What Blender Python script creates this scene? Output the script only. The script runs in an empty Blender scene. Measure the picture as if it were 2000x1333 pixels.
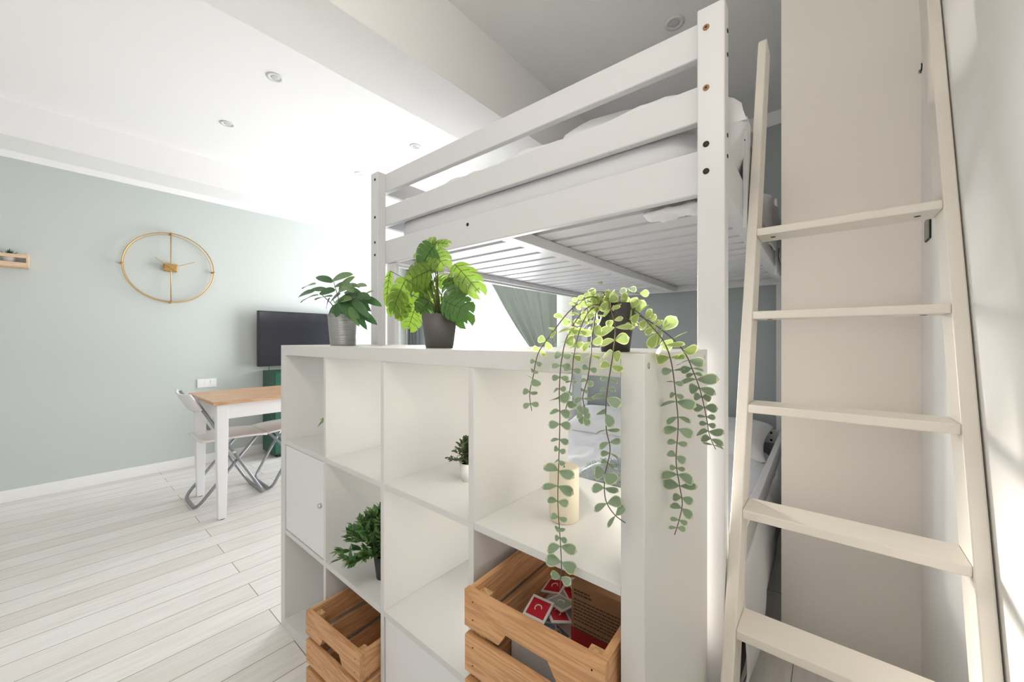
import bpy, math, random
from mathutils import Vector, Matrix, noise
R = math.radians
random.seed(7)
sc = bpy.context.scene
col = sc.collection

# ---------------------------------------------------------------- camera
CAM = Vector((1.684, -0.58, 1.136)); YAW = R(39.82); F = 745.8
cd = bpy.data.cameras.new('camera'); cam = bpy.data.objects.new('camera', cd); col.objects.link(cam)
cam.location = CAM; cam.rotation_euler = (R(90), 0, YAW)
cd.sensor_width = 36; cd.lens = F / 2000 * 36; cd.clip_start = .02
cd.shift_y = (663.9 - 666.5) / 2000
sc.camera = cam

def at(u, v, axis, val):
    """the point of the plane axis=val that photo pixel (u, v) shows"""
    t = (u - 1000.5) / F; w = (663.9 - v) / F
    d = Vector((-math.sin(YAW) + t * math.cos(YAW), math.cos(YAW) + t * math.sin(YAW), w))
    return CAM + d * ((val - CAM[axis]) / d[axis])
X, Y, Z = 0, 1, 2

# ---------------------------------------------------------------- world, light, exposure
w = bpy.data.worlds.new('world'); sc.world = w; w.use_nodes = True
w.node_tree.nodes['Background'].inputs[0].default_value = (.86, .92, 1, 1)
w.node_tree.nodes['Background'].inputs[1].default_value = 2.0
sc.view_settings.view_transform = 'Standard'; sc.view_settings.look = 'None'
sc.view_settings.gamma = 1; sc.view_settings.use_curve_mapping = False
sc.view_settings.exposure = 0.36

def area(name, loc, rot, sx, sy, power, color):
    l = bpy.data.lights.new(name, 'AREA'); l.shape = 'RECTANGLE'; l.size = sx; l.size_y = sy
    l.energy = power; l.color = color
    o = bpy.data.objects.new(name, l); col.objects.link(o); o.location = loc; o.rotation_euler = rot
    return o
area('daylight_garden_window', (-1.2, 2.86, 1.25), (R(-90), 0, 0), 1.7, 2.4, 92, (.93, .955, 1))      # daylight outside the far window
area('added_side_fill', (2.15, -1.6, 1.55), (0, R(90), 0), 1.2, 1.2, 4, (1, .955, .89))       # added fill light outside a made-up, unseen window in the right wall

sl_ = bpy.data.lights.new('sun', 'SUN'); sl_.energy = 9.5; sl_.angle = R(9); sl_.color = (1, .94, .85)      # low sun shining in through the far window
sun = bpy.data.objects.new('sun', sl_); col.objects.link(sun); sun.rotation_euler = Vector((-1.16, 1, .14)).to_track_quat('Z', 'Y').to_euler()

pl_ = bpy.data.lights.new('added_warm_fill', 'POINT'); pl_.energy = 14; pl_.shadow_soft_size = .16; pl_.color = (1, .93, .84)  # unseen warm fill added to brighten the partition and right-hand ceiling
o = bpy.data.objects.new('added_warm_fill', pl_); col.objects.link(o); o.location = (1.45, -1.0, 2.36)

# ---------------------------------------------------------------- materials
def lin(c):
    return tuple(((x / 255) / 12.92 if x / 255 <= .04045 else ((x / 255 + .055) / 1.055) ** 2.4) for x in c) + (1,)
def mat(name, rgb, rough=.5, metal=0, bump=0, bscale=60, var=0, vscale=8, trans=0, spec=.5, stretch=(1, 1, 1), coat=0):
    m = bpy.data.materials.new(name); m.use_nodes = True; nt = m.node_tree; N = nt.nodes; L = nt.links
    b = N['Principled BSDF']; c = lin(rgb)
    b.inputs['Base Color'].default_value = c; b.inputs['Roughness'].default_value = rough
    b.inputs['Metallic'].default_value = metal; b.inputs['Specular IOR Level'].default_value = spec
    b.inputs['Coat Weight'].default_value = coat
    tc = N.new('ShaderNodeTexCoord'); mp = N.new('ShaderNodeMapping'); mp.inputs['Scale'].default_value = stretch
    L.new(tc.outputs['Object'], mp.inputs['Vector'])
    if var:
        n = N.new('ShaderNodeTexNoise'); n.inputs['Scale'].default_value = vscale; n.inputs['Detail'].default_value = 4
        L.new(mp.outputs[0], n.inputs['Vector'])
        mx = N.new('ShaderNodeMix'); mx.data_type = 'RGBA'
        mx.inputs['A'].default_value = tuple(x * (1 - var) for x in c[:3]) + (1,)
        mx.inputs['B'].default_value = tuple(min(1, x * (1 + var)) for x in c[:3]) + (1,)
        L.new(n.outputs['Fac'], mx.inputs['Factor']); L.new(mx.outputs['Result'], b.inputs['Base Color'])
    if bump:
        n = N.new('ShaderNodeTexNoise'); n.inputs['Scale'].default_value = bscale; n.inputs['Detail'].default_value = 3
        L.new(mp.outputs[0], n.inputs['Vector'])
        bp = N.new('ShaderNodeBump'); bp.inputs['Strength'].default_value = bump; bp.inputs['Distance'].default_value = .004
        L.new(n.outputs['Fac'], bp.inputs['Height']); L.new(bp.outputs[0], b.inputs['Normal'])
    if trans:
        out = N['Material Output']; t = N.new('ShaderNodeBsdfTranslucent')
        t.inputs['Color'].default_value = tuple(min(1, x * 1.6) for x in c[:3]) + (1,)
        ms = N.new('ShaderNodeMixShader'); ms.inputs[0].default_value = trans
        L.new(b.outputs[0], ms.inputs[1]); L.new(t.outputs[0], ms.inputs[2]); L.new(ms.outputs[0], out.inputs['Surface'])
    return m
def wood(name, dark, light, rough=.55, axis='X', scale=6, knots=True):
    """planed timber, grain along the given object axis"""
    m = bpy.data.materials.new(name); m.use_nodes = True; nt = m.node_tree; N = nt.nodes; L = nt.links
    b = N['Principled BSDF']; b.inputs['Roughness'].default_value = rough
    tc = N.new('ShaderNodeTexCoord'); mp = N.new('ShaderNodeMapping')
    s = {'X': (.06, 1, 1), 'Y': (1, .06, 1), 'Z': (1, 1, .06)}[axis]
    mp.inputs['Scale'].default_value = tuple(k * scale * 4 for k in s)
    L.new(tc.outputs['Object'], mp.inputs['Vector'])
    n = N.new('ShaderNodeTexNoise'); n.inputs['Scale'].default_value = 1.6; n.inputs['Detail'].default_value = 5; n.inputs['Distortion'].default_value = 1.2
    L.new(mp.outputs[0], n.inputs['Vector'])
    wv = N.new('ShaderNodeMath'); wv.operation = 'MULTIPLY'; wv.inputs[1].default_value = 34
    L.new(n.outputs['Fac'], wv.inputs[0])
    sn = N.new('ShaderNodeMath'); sn.operation = 'SINE'; L.new(wv.outputs[0], sn.inputs[0])
    cr = N.new('ShaderNodeMapRange'); cr.inputs['From Min'].default_value = -1.6; cr.inputs['From Max'].default_value = 1.2
    L.new(sn.outputs[0], cr.inputs['Value'])
    mx = N.new('ShaderNodeMix'); mx.data_type = 'RGBA'; mx.inputs['A'].default_value = lin(dark); mx.inputs['B'].default_value = lin(light)
    L.new(cr.outputs[0], mx.inputs['Factor'])
    last = mx.outputs['Result']
    if knots:
        v = N.new('ShaderNodeTexVoronoi'); v.inputs['Scale'].default_value = .55
        L.new(mp.outputs[0], v.inputs['Vector'])
        kr = N.new('ShaderNodeMapRange'); kr.inputs['From Min'].default_value = .03; kr.inputs['From Max'].default_value = .13
        L.new(v.outputs['Distance'], kr.inputs['Value'])
        m2 = N.new('ShaderNodeMix'); m2.data_type = 'RGBA'; m2.inputs['A'].default_value = lin(tuple(int(k * .55) for k in dark))
        L.new(kr.outputs[0], m2.inputs['Factor']); L.new(last, m2.inputs['B']); last = m2.outputs['Result']
    L.new(last, b.inputs['Base Color'])
    bp = N.new('ShaderNodeBump'); bp.inputs['Strength'].default_value = .12; bp.inputs['Distance'].default_value = .002
    L.new(sn.outputs[0], bp.inputs['Height']); L.new(bp.outputs[0], b.inputs['Normal'])
    return m
def floor_mat():
    m = bpy.data.materials.new('oak_planks'); m.use_nodes = True; nt = m.node_tree; N = nt.nodes; L = nt.links
    b = N['Principled BSDF']; b.inputs['Roughness'].default_value = .36; b.inputs['Specular IOR Level'].default_value = .6
    tc = N.new('ShaderNodeTexCoord'); mp = N.new('ShaderNodeMapping'); mp.inputs['Rotation'].default_value = (0, 0, R(90))
    L.new(tc.outputs['Object'], mp.inputs['Vector'])
    br = N.new('ShaderNodeTexBrick'); br.inputs['Scale'].default_value = 1; br.inputs['Brick Width'].default_value = 1.5
    br.inputs['Row Height'].default_value = .132; br.inputs['Mortar Size'].default_value = .0016; br.inputs['Mortar Smooth'].default_value = .3
    br.offset = .37; br.inputs['Color1'].default_value = (0, 0, 0, 1); br.inputs['Color2'].default_value = (1, 1, 1, 1); br.inputs['Mortar'].default_value = (.5, .5, .5, 1)
    L.new(mp.outputs[0], br.inputs['Vector'])
    n = N.new('ShaderNodeTexNoise'); n.inputs['Scale'].default_value = 9; n.inputs['Detail'].default_value = 6
    m2 = N.new('ShaderNodeMapping'); m2.inputs['Scale'].default_value = (6, .5, 1)
    L.new(tc.outputs['Object'], m2.inputs['Vector']); L.new(m2.outputs[0], n.inputs['Vector'])
    mx = N.new('ShaderNodeMix'); mx.data_type = 'RGBA'; mx.inputs['A'].default_value = lin((220, 213, 205)); mx.inputs['B'].default_value = lin((240, 237, 233))
    ad = N.new('ShaderNodeMath'); ad.operation = 'MULTIPLY_ADD'; ad.inputs[1].default_value = .55
    sub = N.new('ShaderNodeMath'); sub.operation = 'MULTIPLY_ADD'; sub.inputs[1].default_value = 1.5; sub.inputs[2].default_value = -.5
    L.new(n.outputs['Fac'], sub.inputs[0]); L.new(br.outputs['Color'], ad.inputs[0]); L.new(sub.outputs[0], ad.inputs[2])
    L.new(ad.outputs[0], mx.inputs['Factor'])
    m3 = N.new('ShaderNodeMix'); m3.data_type = 'RGBA'; m3.inputs['B'].default_value = lin((128, 112, 96))
    L.new(mx.outputs['Result'], m3.inputs['A']); L.new(br.outputs['Fac'], m3.inputs['Factor'])
    L.new(m3.outputs['Result'], b.inputs['Base Color'])
    bp = N.new('ShaderNodeBump'); bp.inputs['Strength'].default_value = .25; bp.inputs['Distance'].default_value = .002; bp.invert = True
    L.new(br.outputs['Fac'], bp.inputs['Height']); L.new(bp.outputs[0], b.inputs['Normal'])
    return m
def glass_mat():
    m = bpy.data.materials.new('window_glass'); m.use_nodes = True; nt = m.node_tree; N = nt.nodes; L = nt.links
    out = N['Material Output']; N.remove(N['Principled BSDF'])
    t = N.new('ShaderNodeBsdfTransparent'); g = N.new('ShaderNodeBsdfGlossy'); g.inputs['Roughness'].default_value = .02
    f = N.new('ShaderNodeFresnel'); f.inputs[0].default_value = 1.45; ms = N.new('ShaderNodeMixShader')
    ge = N.new('ShaderNodeNewGeometry'); iv = N.new('ShaderNodeMath'); iv.operation = 'MULTIPLY_ADD'; iv.inputs[1].default_value = -1; iv.inputs[2].default_value = 1
    L.new(ge.outputs['Backfacing'], iv.inputs[0]); mu_ = N.new('ShaderNodeMath'); mu_.operation = 'MULTIPLY'
    L.new(f.outputs[0], mu_.inputs[0]); L.new(iv.outputs[0], mu_.inputs[1])
    L.new(mu_.outputs[0], ms.inputs[0]); L.new(t.outputs[0], ms.inputs[1]); L.new(g.outputs[0], ms.inputs[2]); L.new(ms.outputs[0], out.inputs[0])
    return m
M = dict(
    ceiling=mat('ceiling_paint', (246, 245, 243), .9), white=mat('white_wall_paint', (248, 246, 242), .85, bump=.05, bscale=90),
    green=mat('sage_wall_paint', (201, 207, 203), .85, bump=.04, bscale=120), slate=mat('blue_sage_wall_paint', (180, 187, 188), .85, bump=.04, bscale=120),
    trim=mat('trim_gloss', (244, 243, 241), .45), cream=mat('partition_paint', (246, 241, 234), .55),
    floor=floor_mat(), glass=glass_mat(),
    bed=mat('bed_white_lacquer', (223, 223, 225), .34, bump=.04, bscale=30, stretch=(1, 1, 4)),
    ladder=mat('ladder_white_lacquer', (236, 230, 220), .42, bump=.05, bscale=40, var=.02, vscale=30),
    melamine=mat('shelf_white_foil', (221, 220, 217), .42), door=mat('insert_white_foil', (236, 236, 238), .4),
    hole=mat('bolt_black', (42, 36, 34), .5, metal=.5), brass=mat('bolt_brass', (150, 108, 78), .5, metal=.5), chrome=mat('chrome', (205, 207, 210), .18, metal=1),
    linen=mat('white_cotton', (238, 238, 240), .9, bump=.35, bscale=14, trans=0), mattress=mat('mattress_ticking', (226, 226, 230), .9, bump=.3, bscale=60),
    fuzzy=mat('fuzzy_grey', (176, 184, 186), .95, bump=1, bscale=160, var=.5, vscale=120),
    curtain=mat('sage_velvet', (150, 156, 149), .85, var=.12, vscale=3, bump=.1, bscale=200, trans=.22),
    dark_curtain=mat('charcoal_velvet', (104, 106, 106), .85, var=.1, vscale=3, trans=.06),
    zinc=mat('brushed_zinc', (176, 177, 176), .27, metal=.95, bump=.6, bscale=40, stretch=(.2, .2, 10)),
    pot=mat('charcoal_plastic', (58, 56, 56), .5), greypot=mat('grey_plastic', (88, 84, 82), .55), whitepot=mat('white_ceramic', (238, 236, 230), .35), soil=mat('soil', (62, 48, 38), .95, bump=1, bscale=200),
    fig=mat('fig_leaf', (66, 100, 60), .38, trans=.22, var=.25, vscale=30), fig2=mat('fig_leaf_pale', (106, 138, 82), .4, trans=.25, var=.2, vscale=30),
    mons=mat('monstera_leaf', (112, 142, 50), .36, trans=.34, var=.4, vscale=22), mons2=mat('monstera_vein', (70, 100, 44), .4, trans=.2), monsd=mat('monstera_leaf_dark', (74, 112, 48), .32, trans=.16, var=.4, vscale=22),
    stem=mat('green_stem', (92, 104, 56), .5), brownstem=mat('brown_stem', (98, 84, 66), .6),
    euc=mat('eucalyptus_leaf', (128, 148, 122), .55, trans=.22, var=.16, vscale=24), eucr=mat('eucalyptus_rim', (176, 188, 150), .55, trans=.25),
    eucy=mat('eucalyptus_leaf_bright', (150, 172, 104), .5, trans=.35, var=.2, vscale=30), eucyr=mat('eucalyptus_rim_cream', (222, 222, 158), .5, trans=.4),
    herb=mat('lance_leaf', (74, 112, 62), .42, trans=.2, var=.35, vscale=40), herb2=mat('lance_leaf_light', (116, 148, 86), .45, trans=.2, var=.2, vscale=40),
    tiny=mat('boxwood_leaf', (92, 108, 72), .6, trans=.15, var=.3, vscale=60), succ=mat('succulent_leaf', (56, 78, 66), .5, var=.3, vscale=30),
    pine=wood('pine_crate', (190, 138, 94), (224, 174, 126)), piney=wood('pine_crate_side', (190, 138, 94), (224, 174, 126), axis='Y'),
    pinez=wood('pine_post', (190, 146, 96), (226, 186, 136), axis='Z', knots=False),
    table=wood('acacia_top', (184, 138, 98), (220, 182, 146), axis='Y', scale=5, rough=.4, knots=False), ledge=wood('birch_ledge', (214, 180, 146), (234, 206, 176), axis='Y', knots=False),
    tablew=mat('table_white', (243, 243, 244), .45), tube=mat('chair_grey_tube', (150, 152, 156), .35, metal=.6), plastic=mat('chair_white_plastic', (250, 246, 245), .4, trans=.08),
    gold=mat('brass_clock', (205, 168, 112), .35, metal=.8), goldd=mat('brass_clock_dark', (186, 150, 92), .4, metal=.7, bump=.3, bscale=200),
    tvblack=mat('tv_black', (28, 28, 32), .35), screen=mat('tv_screen', (44, 44, 50), .12, spec=.7), socket=mat('socket_white', (246, 245, 244), .35),
    cabinet=mat('emerald_lacquer', (26, 84, 66), .35), wax=mat('ivory_wax', (244, 234, 210), .45, trans=.2), wick=mat('wick', (50, 44, 40), .8),
    kraft=mat('kraft_card', (150, 112, 80), .85, var=.08, vscale=20), red=mat('red_print', (150, 30, 34), .6), ink=mat('brown_ink', (84, 58, 40), .8),
    paper=mat('white_paper', (236, 234, 232), .7), packred=mat('packet_red', (196, 30, 52), .5), packgreen=mat('packet_sage', (168, 184, 172), .5), packblue=mat('packet_blue', (110, 150, 178), .5), lilac=mat('booklet_lilac', (150, 142, 148), .6), navy=mat('booklet_navy', (66, 64, 88), .6),
    lampring=mat('spot_ring', (226, 226, 226), .4), lampglass=mat('spot_glass', (206, 208, 206), .25), warn=mat('warning_red', (206, 120, 124), .6), black=mat('black_fabric', (34, 33, 36), .6), grey=mat('plate_grey', (150, 150, 136), .5),
)

# ---------------------------------------------------------------- mesh builder
ROOT = {}
def inv_of(p):
    return ROOT[p.name].inverted() if p is not None and p.name in ROOT else Matrix()
class MB:
    def __init__(s): s.v = []; s.f = []; s.m = []
    def add(s, vs, fs, mi=0):
        n = len(s.v); s.v += [Vector(p) for p in vs]; s.f += [tuple(n + i for i in f) for f in fs]; s.m += [mi] * len(fs)
    def box(s, x0, x1, y0, y1, z0, z1, mi=0, mtx=None):
        vs = [Vector((x, y, z)) for x in (x0, x1) for y in (y0, y1) for z in (z0, z1)]
        if mtx: vs = [mtx @ p for p in vs]
        s.add(vs, [(0, 1, 3, 2), (4, 6, 7, 5), (0, 4, 5, 1), (2, 3, 7, 6), (0, 2, 6, 4), (1, 5, 7, 3)], mi); return s
    def prism(s, poly, axis, a, b, mi=0, mtx=None):
        """poly: 2-D outline in the two other axes, extruded along axis from a to b"""
        def P(p, h):
            q = list(p); q.insert(axis, h); q = Vector(q); return mtx @ q if mtx else q
        n = len(poly)
        s.add([P(p, a) for p in poly] + [P(p, b) for p in poly],
              [tuple(range(n))[::-1], tuple(range(n, 2 * n))] + [(i, (i + 1) % n, n + (i + 1) % n, n + i) for i in range(n)], mi); return s
    def tube(s, pts, r, n=8, mi=0, closed=False, taper=None):
        pts = [Vector(p) for p in pts]; k = len(pts); rings = []; up = None
        for i, p in enumerate(pts):
            a = pts[(i - 1) % k] if (closed or i > 0) else p; b = pts[(i + 1) % k] if (closed or i < k - 1) else p
            t = (b - a).normalized()
            if up is None:
                up = t.orthogonal().normalized()
            else:
                up = (up - t * up.dot(t))
                up = up.normalized() if up.length > 1e-6 else t.orthogonal().normalized()
            sd = t.cross(up); rr = r if taper is None else r * (1 - (1 - taper) * i / (k - 1))
            rings.append([p + (up * math.cos(2 * math.pi * j / n) + sd * math.sin(2 * math.pi * j / n)) * rr for j in range(n)])
        fs = []
        for i in range(k if closed else k - 1):
            for j in range(n):
                fs.append((i * n + j, i * n + (j + 1) % n, ((i + 1) % k) * n + (j + 1) % n, ((i + 1) % k) * n + j))
        if not closed: fs += [tuple(range(n))[::-1], tuple((k - 1) * n + j for j in range(n))]
        s.add([q for rg in rings for q in rg], fs, mi); return s
    def lathe(s, prof, c, n=40, mi=0, mtx=None):
        c = Vector(c); vs = []
        for r, z in prof:
            for j in range(n):
                a = 2 * math.pi * j / n; p = Vector((r * math.cos(a), r * math.sin(a), z))
                vs.append((mtx @ p if mtx else p) + c)
        fs = [(i * n + j, i * n + (j + 1) % n, (i + 1) * n + (j + 1) % n, (i + 1) * n + j) for i in range(len(prof) - 1) for j in range(n)]
        if prof[0][0] > 0: fs.append(tuple(range(n))[::-1])
        if prof[-1][0] > 0: fs.append(tuple((len(prof) - 1) * n + j for j in range(n)))
        s.add(vs, fs, mi); return s
    def disc(s, c, nrm, r, h, n=16, mi=0):
        """short cylinder standing on c along nrm"""
        q = Vector(nrm).to_track_quat('Z', 'Y').to_matrix().to_4x4()
        return s.lathe([(r, 0), (r, h * .8), (r * .85, h)], c, n, mi, q)
    def grid(s, fn, nu, nv, mi=0):
        vs = [fn(i / nu, j / nv) for i in range(nu + 1) for j in range(nv + 1)]
        s.add(vs, [(i * (nv + 1) + j, (i + 1) * (nv + 1) + j, (i + 1) * (nv + 1) + j + 1, i * (nv + 1) + j + 1) for i in range(nu) for j in range(nv)], mi); return s
    def leaf(s, base, tip, nrm, hw, prof='oval', mi=0, rim=None, curl=.15, fold=.12, n=8):
        base = Vector(base); tip = Vector(tip); d = tip - base; L = d.length; d.normalize()
        nrm = Vector(nrm); nrm = nrm - d * nrm.dot(d)
        nrm = nrm.normalized() if nrm.length > 1e-5 else d.orthogonal().normalized()
        sd = d.cross(nrm)
        def W(t):
            if prof == 'oval': return math.sin(math.pi * min(1, t * .97 + .03)) ** .6 * (1 - .12 * t)
            if prof == 'lance': return math.sin(math.pi * t ** .8) ** 1.1
            if prof == 'obov': return math.sin(math.pi * t ** 1.45) ** .62
            return math.sin(math.pi * t) ** .5
        def P(t, q): return base + d * (L * t) - nrm * (curl * L * t * t) + sd * (q * hw) + nrm * (abs(q) * hw * fold)
        ks = (-1, -.82, 0, .82, 1) if rim is not None else (-1, 0, 1); vs = []; fs = []; ms = []
        for i in range(n + 1):
            t = i / n
            for k in ks: vs.append(P(t, k * W(t)))
        c = len(ks)
        for i in range(n):
            for j in range(c - 1):
                fs.append((i * c + j, (i + 1) * c + j, (i + 1) * c + j + 1, i * c + j + 1))
                ms.append(rim if rim is not None and (j in (0, c - 2) or i == n - 1) else mi)
        b = len(s.v); s.v += vs; s.f += [tuple(b + i for i in f) for f in fs]; s.m += ms; return s
    def monstera(s, base, tip, nrm, hw, mi=0, vein=1):
        """broad heart-shaped leaf cut into lobes on both sides of the midrib"""
        base = Vector(base); tip = Vector(tip); d = tip - base; L = d.length; d.normalize(); nrm = Vector(nrm); nrm = (nrm - d * nrm.dot(d)).normalized(); sd = d.cross(nrm)
        def P(t, q): return base + d * (L * t) - nrm * (.22 * L * t * t + .25 * hw * q * q) + sd * (q * hw) + nrm * (.12 * hw * abs(q))
        def W(t): return max(0, math.sin(math.pi * (t * .86 + .14))) ** .55
        nl = 4
        for sg in (-1, 1):
            for k in range(nl):
                a0 = k / nl * .93; a1 = (k + 1) / nl * .93 + .0; g = .013
                for j in range(4):
                    q0, q1 = j / 4, (j + 1) / 4
                    def pt(a, q, e):
                        sweep = -.13 + .30 * q          # lobes sweep back at the base, forward at the tip
                        gg = g * (q ** 2) * 2 * e if q > .35 else 0
                        tt = a + gg + (sweep * q * (.4 + a))
                        wq = q * W(min(1, max(0, a + .04)))
                        if q >= 1: wq *= .97
                        return P(tt, sg * wq)
                    s.add([pt(a0, q0, 1), pt(a0, q1, 1), pt((a0 + a1) / 2, q1 * (1.04 if q1 == 1 else 1), 0), pt(a1, q1, -1), pt(a1, q0, -1), pt((a0 + a1) / 2, q0, 0)], [(0, 1, 2, 5), (5, 2, 3, 4)], mi)
        s.add([P(.9, -.22), P(.9, .22), P(1.04, 0)], [(0, 1, 2)], mi)
        s.tube([P(t / 6, 0) + nrm * .0006 for t in range(7)], .0011, 5, vein, taper=.4)
        for sg in (-1, 1):
            for k in range(4):
                a = .1 + k * .2; s.tube([P(a, 0) + nrm * .0006, P(a + .1, sg * .6 * W(a)) + nrm * .0008], .0006, 4, vein)
        return s
    def build(s, name, mats, parent=None, world=True, smooth=False, bevel=0, seg=2):
        iv = inv_of(parent) if world else Matrix()
        me = bpy.data.meshes.new(name); me.from_pydata([iv @ p for p in s.v], [], s.f)
        for m in (mats if isinstance(mats, (list, tuple)) else [mats]): me.materials.append(M[m])
        me.polygons.foreach_set('material_index', s.m)
        if smooth: me.polygons.foreach_set('use_smooth', [True] * len(s.f))
        me.update()
        o = bpy.data.objects.new(name, me); col.objects.link(o)
        if parent is not None:
            o.parent = parent
            if parent.name in ROOT: ROOT[o.name] = ROOT[parent.name]
        if bevel:
            b = o.modifiers.new('bevel', 'BEVEL'); b.width = bevel; b.segments = seg; b.limit_method = 'ANGLE'; b.angle_limit = R(40)
            b.harden_normals = False
        return o
def box(*a): return MB().box(*a)
def tag(o, label, cat, group=None, kind=None):
    o['label'] = label; o['category'] = cat
    if group: o['group'] = group
    if kind: o['kind'] = kind
    return o
def thing(name, label, cat, loc=(0, 0, 0), rz=0, group=None):
    o = bpy.data.objects.new(name, None); o.empty_display_size = .05; col.objects.link(o); o.location = loc; o.rotation_euler = (0, 0, rz)
    ROOT[o.name] = Matrix.Translation(loc) @ Matrix.Rotation(rz, 4, 'Z')
    return tag(o, label, cat, group)
def struct(o): o['kind'] = 'structure'; return o
def copy_tree(o, parent=None):
    c = o.copy(); col.objects.link(c)
    if parent is not None: c.parent = parent
    for ch in list(o.children): copy_tree(ch, c)
    return c

# ---------------------------------------------------------------- the room
XL, XR, YF, YB, ZC = -2.73, 1.908, 2.58, -3.4, 2.68
T = .12
struct(box(XL - T, XR + T, YB - T, YF + T, -.1, 0).build('floor', 'floor'))
struct(box(XL - T, XR + T, YB - T, YF + T, ZC, ZC + .1).build('ceiling', 'ceiling'))
struct(box(XL - T, XL, YB - T, YF + T, 0, ZC).build('wall_left', 'green'))
rw = MB(); ry0, ry1, rz0, rz1 = -2.2, -1.0, 1.0, 2.2  # opening for the made-up side window behind the camera
rw.box(XR, XR + T, YB - T, ry0, 0, ZC); rw.box(XR, XR + T, ry1, YF + T, 0, ZC); rw.box(XR, XR + T, ry0, ry1, 0, rz0); rw.box(XR, XR + T, ry0, ry1, rz1, ZC)
struct(rw.build('wall_right', 'white'))
WX0, WX1, WZ0, WZ1 = -2.42, -.36, .08, 2.36         # far window opening
fw = MB()
fw.box(XL, WX0, YF, YF + T, 0, ZC); fw.box(WX0, WX1, YF, YF + T, WZ1, ZC); fw.box(WX0, WX1, YF, YF + T, 0, WZ0); fw.box(WX1, XR, YF, YF + T, 0, ZC)
struct(fw.build('wall_far', 'slate'))
struct(box(XL, XR, YB - T, YB, 0, ZC).build('wall_back', 'white'))
struct(box(1.54, XR, 1.2, YF, 0, ZC).build('wall_partition', 'cream'))
struct(box(.011, .348, YB, YF, 2.313, ZC).build('trim_1', 'ceiling'))                 # the beam
struct(box(XL, -2.37, YB, YF, 2.452, ZC).build('trim_2', 'ceiling'))                  # the dropped soffit along the left wall
struct(MB().prism([(XL, 2.41), (XL + .012, 2.41), (XL + .03, 2.452), (XL, 2.452)], 1, YB, YF).build('trim_3', 'trim'))   # cornice of the left wall
struct(MB().prism([(YF, 2.60), (YF - .014, 2.60), (YF - .045, ZC), (YF, ZC)], 0, .348, 1.54).build('trim_4', 'trim'))
bb = box(XL, XL + .014, YB, YF, 0, .085); struct(bb.build('baseboard_left', 'trim', bevel=.003))
bb = box(XL, WX0 - .06, YF - .014, YF, 0, .085); bb.box(-.17, 1.54, YF - .014, YF, 0, .085); struct(bb.build('baseboard_far', 'trim', bevel=.003))

def window(name, x0, x1, z0, z1, yc, inner, mull, case=.07):
    """frame, sashes and casing of a window in a wall facing Y; inner = direction into the room"""
    m = MB(); f = .055
    for a, b, c, d in ((x0, x0 + f, z0, z1), (x1 - f, x1, z0, z1), (x0, x1, z0, z0 + f), (x0, x1, z1 - f, z1)): m.box(a, b, yc - .03, yc + .03, c, d)
    for k in mull: m.box(k - .045, k + .045, yc - .03, yc + .03, z0, z1)
    o = struct(m.build(name, 'trim', bevel=.004))
    g = box(x0 + f, x1 - f, yc - .004, yc + .004, z0 + f, z1 - f).build('window_pane', 'glass', o)
    return o
o = window('window_1', WX0, WX1, WZ0, WZ1, YF + .07, -1, ())
cs = MB(); cs.box(WX1, WX1 + .165, YF - .02, YF, 0, WZ1 + .07); cs.box(WX0 - .07, WX1 + .165, YF - .02, YF, WZ1, WZ1 + .09)
cs.build('window_casing', 'trim', o, bevel=.003)
m = MB(); xc = XR + .07
for a, b, c_, d in ((ry0, ry0 + .055, rz0, rz1), (ry1 - .055, ry1, rz0, rz1), (ry0, ry1, rz0, rz0 + .055), (ry0, ry1, rz1 - .055, rz1), (-1.64, -1.56, rz0, rz1)): m.box(xc - .03, xc + .03, a, b, c_, d)
o = struct(m.build('added_window', 'trim', bevel=.004)); box(xc - .004, xc + .004, ry0 + .055, ry1 - .055, rz0 + .055, rz1 - .055).build('window_pane', 'glass', o)  # unseen window added to let side light into the room

# curtains ------------------------------------------------------------
def curtain(name, xl, xr, zt, zb, yc, folds, depth, mname, label, tie=None):
    def fn(s, t):
        z = zt + (zb - zt) * t
        a, b = xl(z), xr(z); wdt = b - a; x = a + wdt * s
        amp = depth * (.55 + .45 * math.sin(3 * s + 1))
        y = yc + amp * math.sin(2 * math.pi * folds * s + .5 * math.sin(2.2 * z)) + .006 * noise.noise(Vector((x * 9, z * 3, 0)))
        return Vector((x, y, z))
    o = MB().grid(fn, int(folds * 12), 46).build(name, mname, smooth=True)
    md = o.modifiers.new('thick', 'SOLIDIFY'); md.thickness = .003
    return o
def xl_right(z):
    if z > .9: return -.47 - 1.08 * ((z - .9) / 1.5) ** .8
    return -.47 - .16 * ((.9 - z) / .9) ** .7
xr_right = lambda z: -.315 + (.0 if z > .9 else .02 * math.sin((.9 - z)))
cr = thing('curtain', 'grey green velvet curtain tied back to the right of the bright window', 'curtain', (-.4, 2.49, 0))
ob = curtain('drape', xl_right, xr_right, 2.40, .03, 2.485, 5, .030, 'curtain', ''); ob.parent = cr; ob.matrix_parent_inverse = ROOT[cr.name].inverted()
ob.data.update()
MB().tube([(-.50 + .21 * (1 - math.cos(a)) / 2 * 1 + 0, 2.485 + .055 * math.sin(a), .9 + .02 * math.cos(a)) for a in [k * math.pi / 10 for k in range(20)]], .013, 8, closed=True).build('tieback', 'curtain', cr, smooth=True)
cl = thing('curtain', 'charcoal curtain hanging straight in the corner left of the window', 'curtain', (-2.5, 2.47, 0))
ob = curtain('drape', lambda z: XL + .03, lambda z: -2.46 if z > 1.0 else -2.46 + .10 * (1.0 - z), 2.40, .03, 2.47, 4, .022, 'dark_curtain', ''); ob.parent = cl; ob.matrix_parent_inverse = ROOT[cl.name].inverted()
rd = thing('curtain_rod', 'white curtain rod above the far window', 'rod', (-1.5, 2.49, 2.42))
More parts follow.
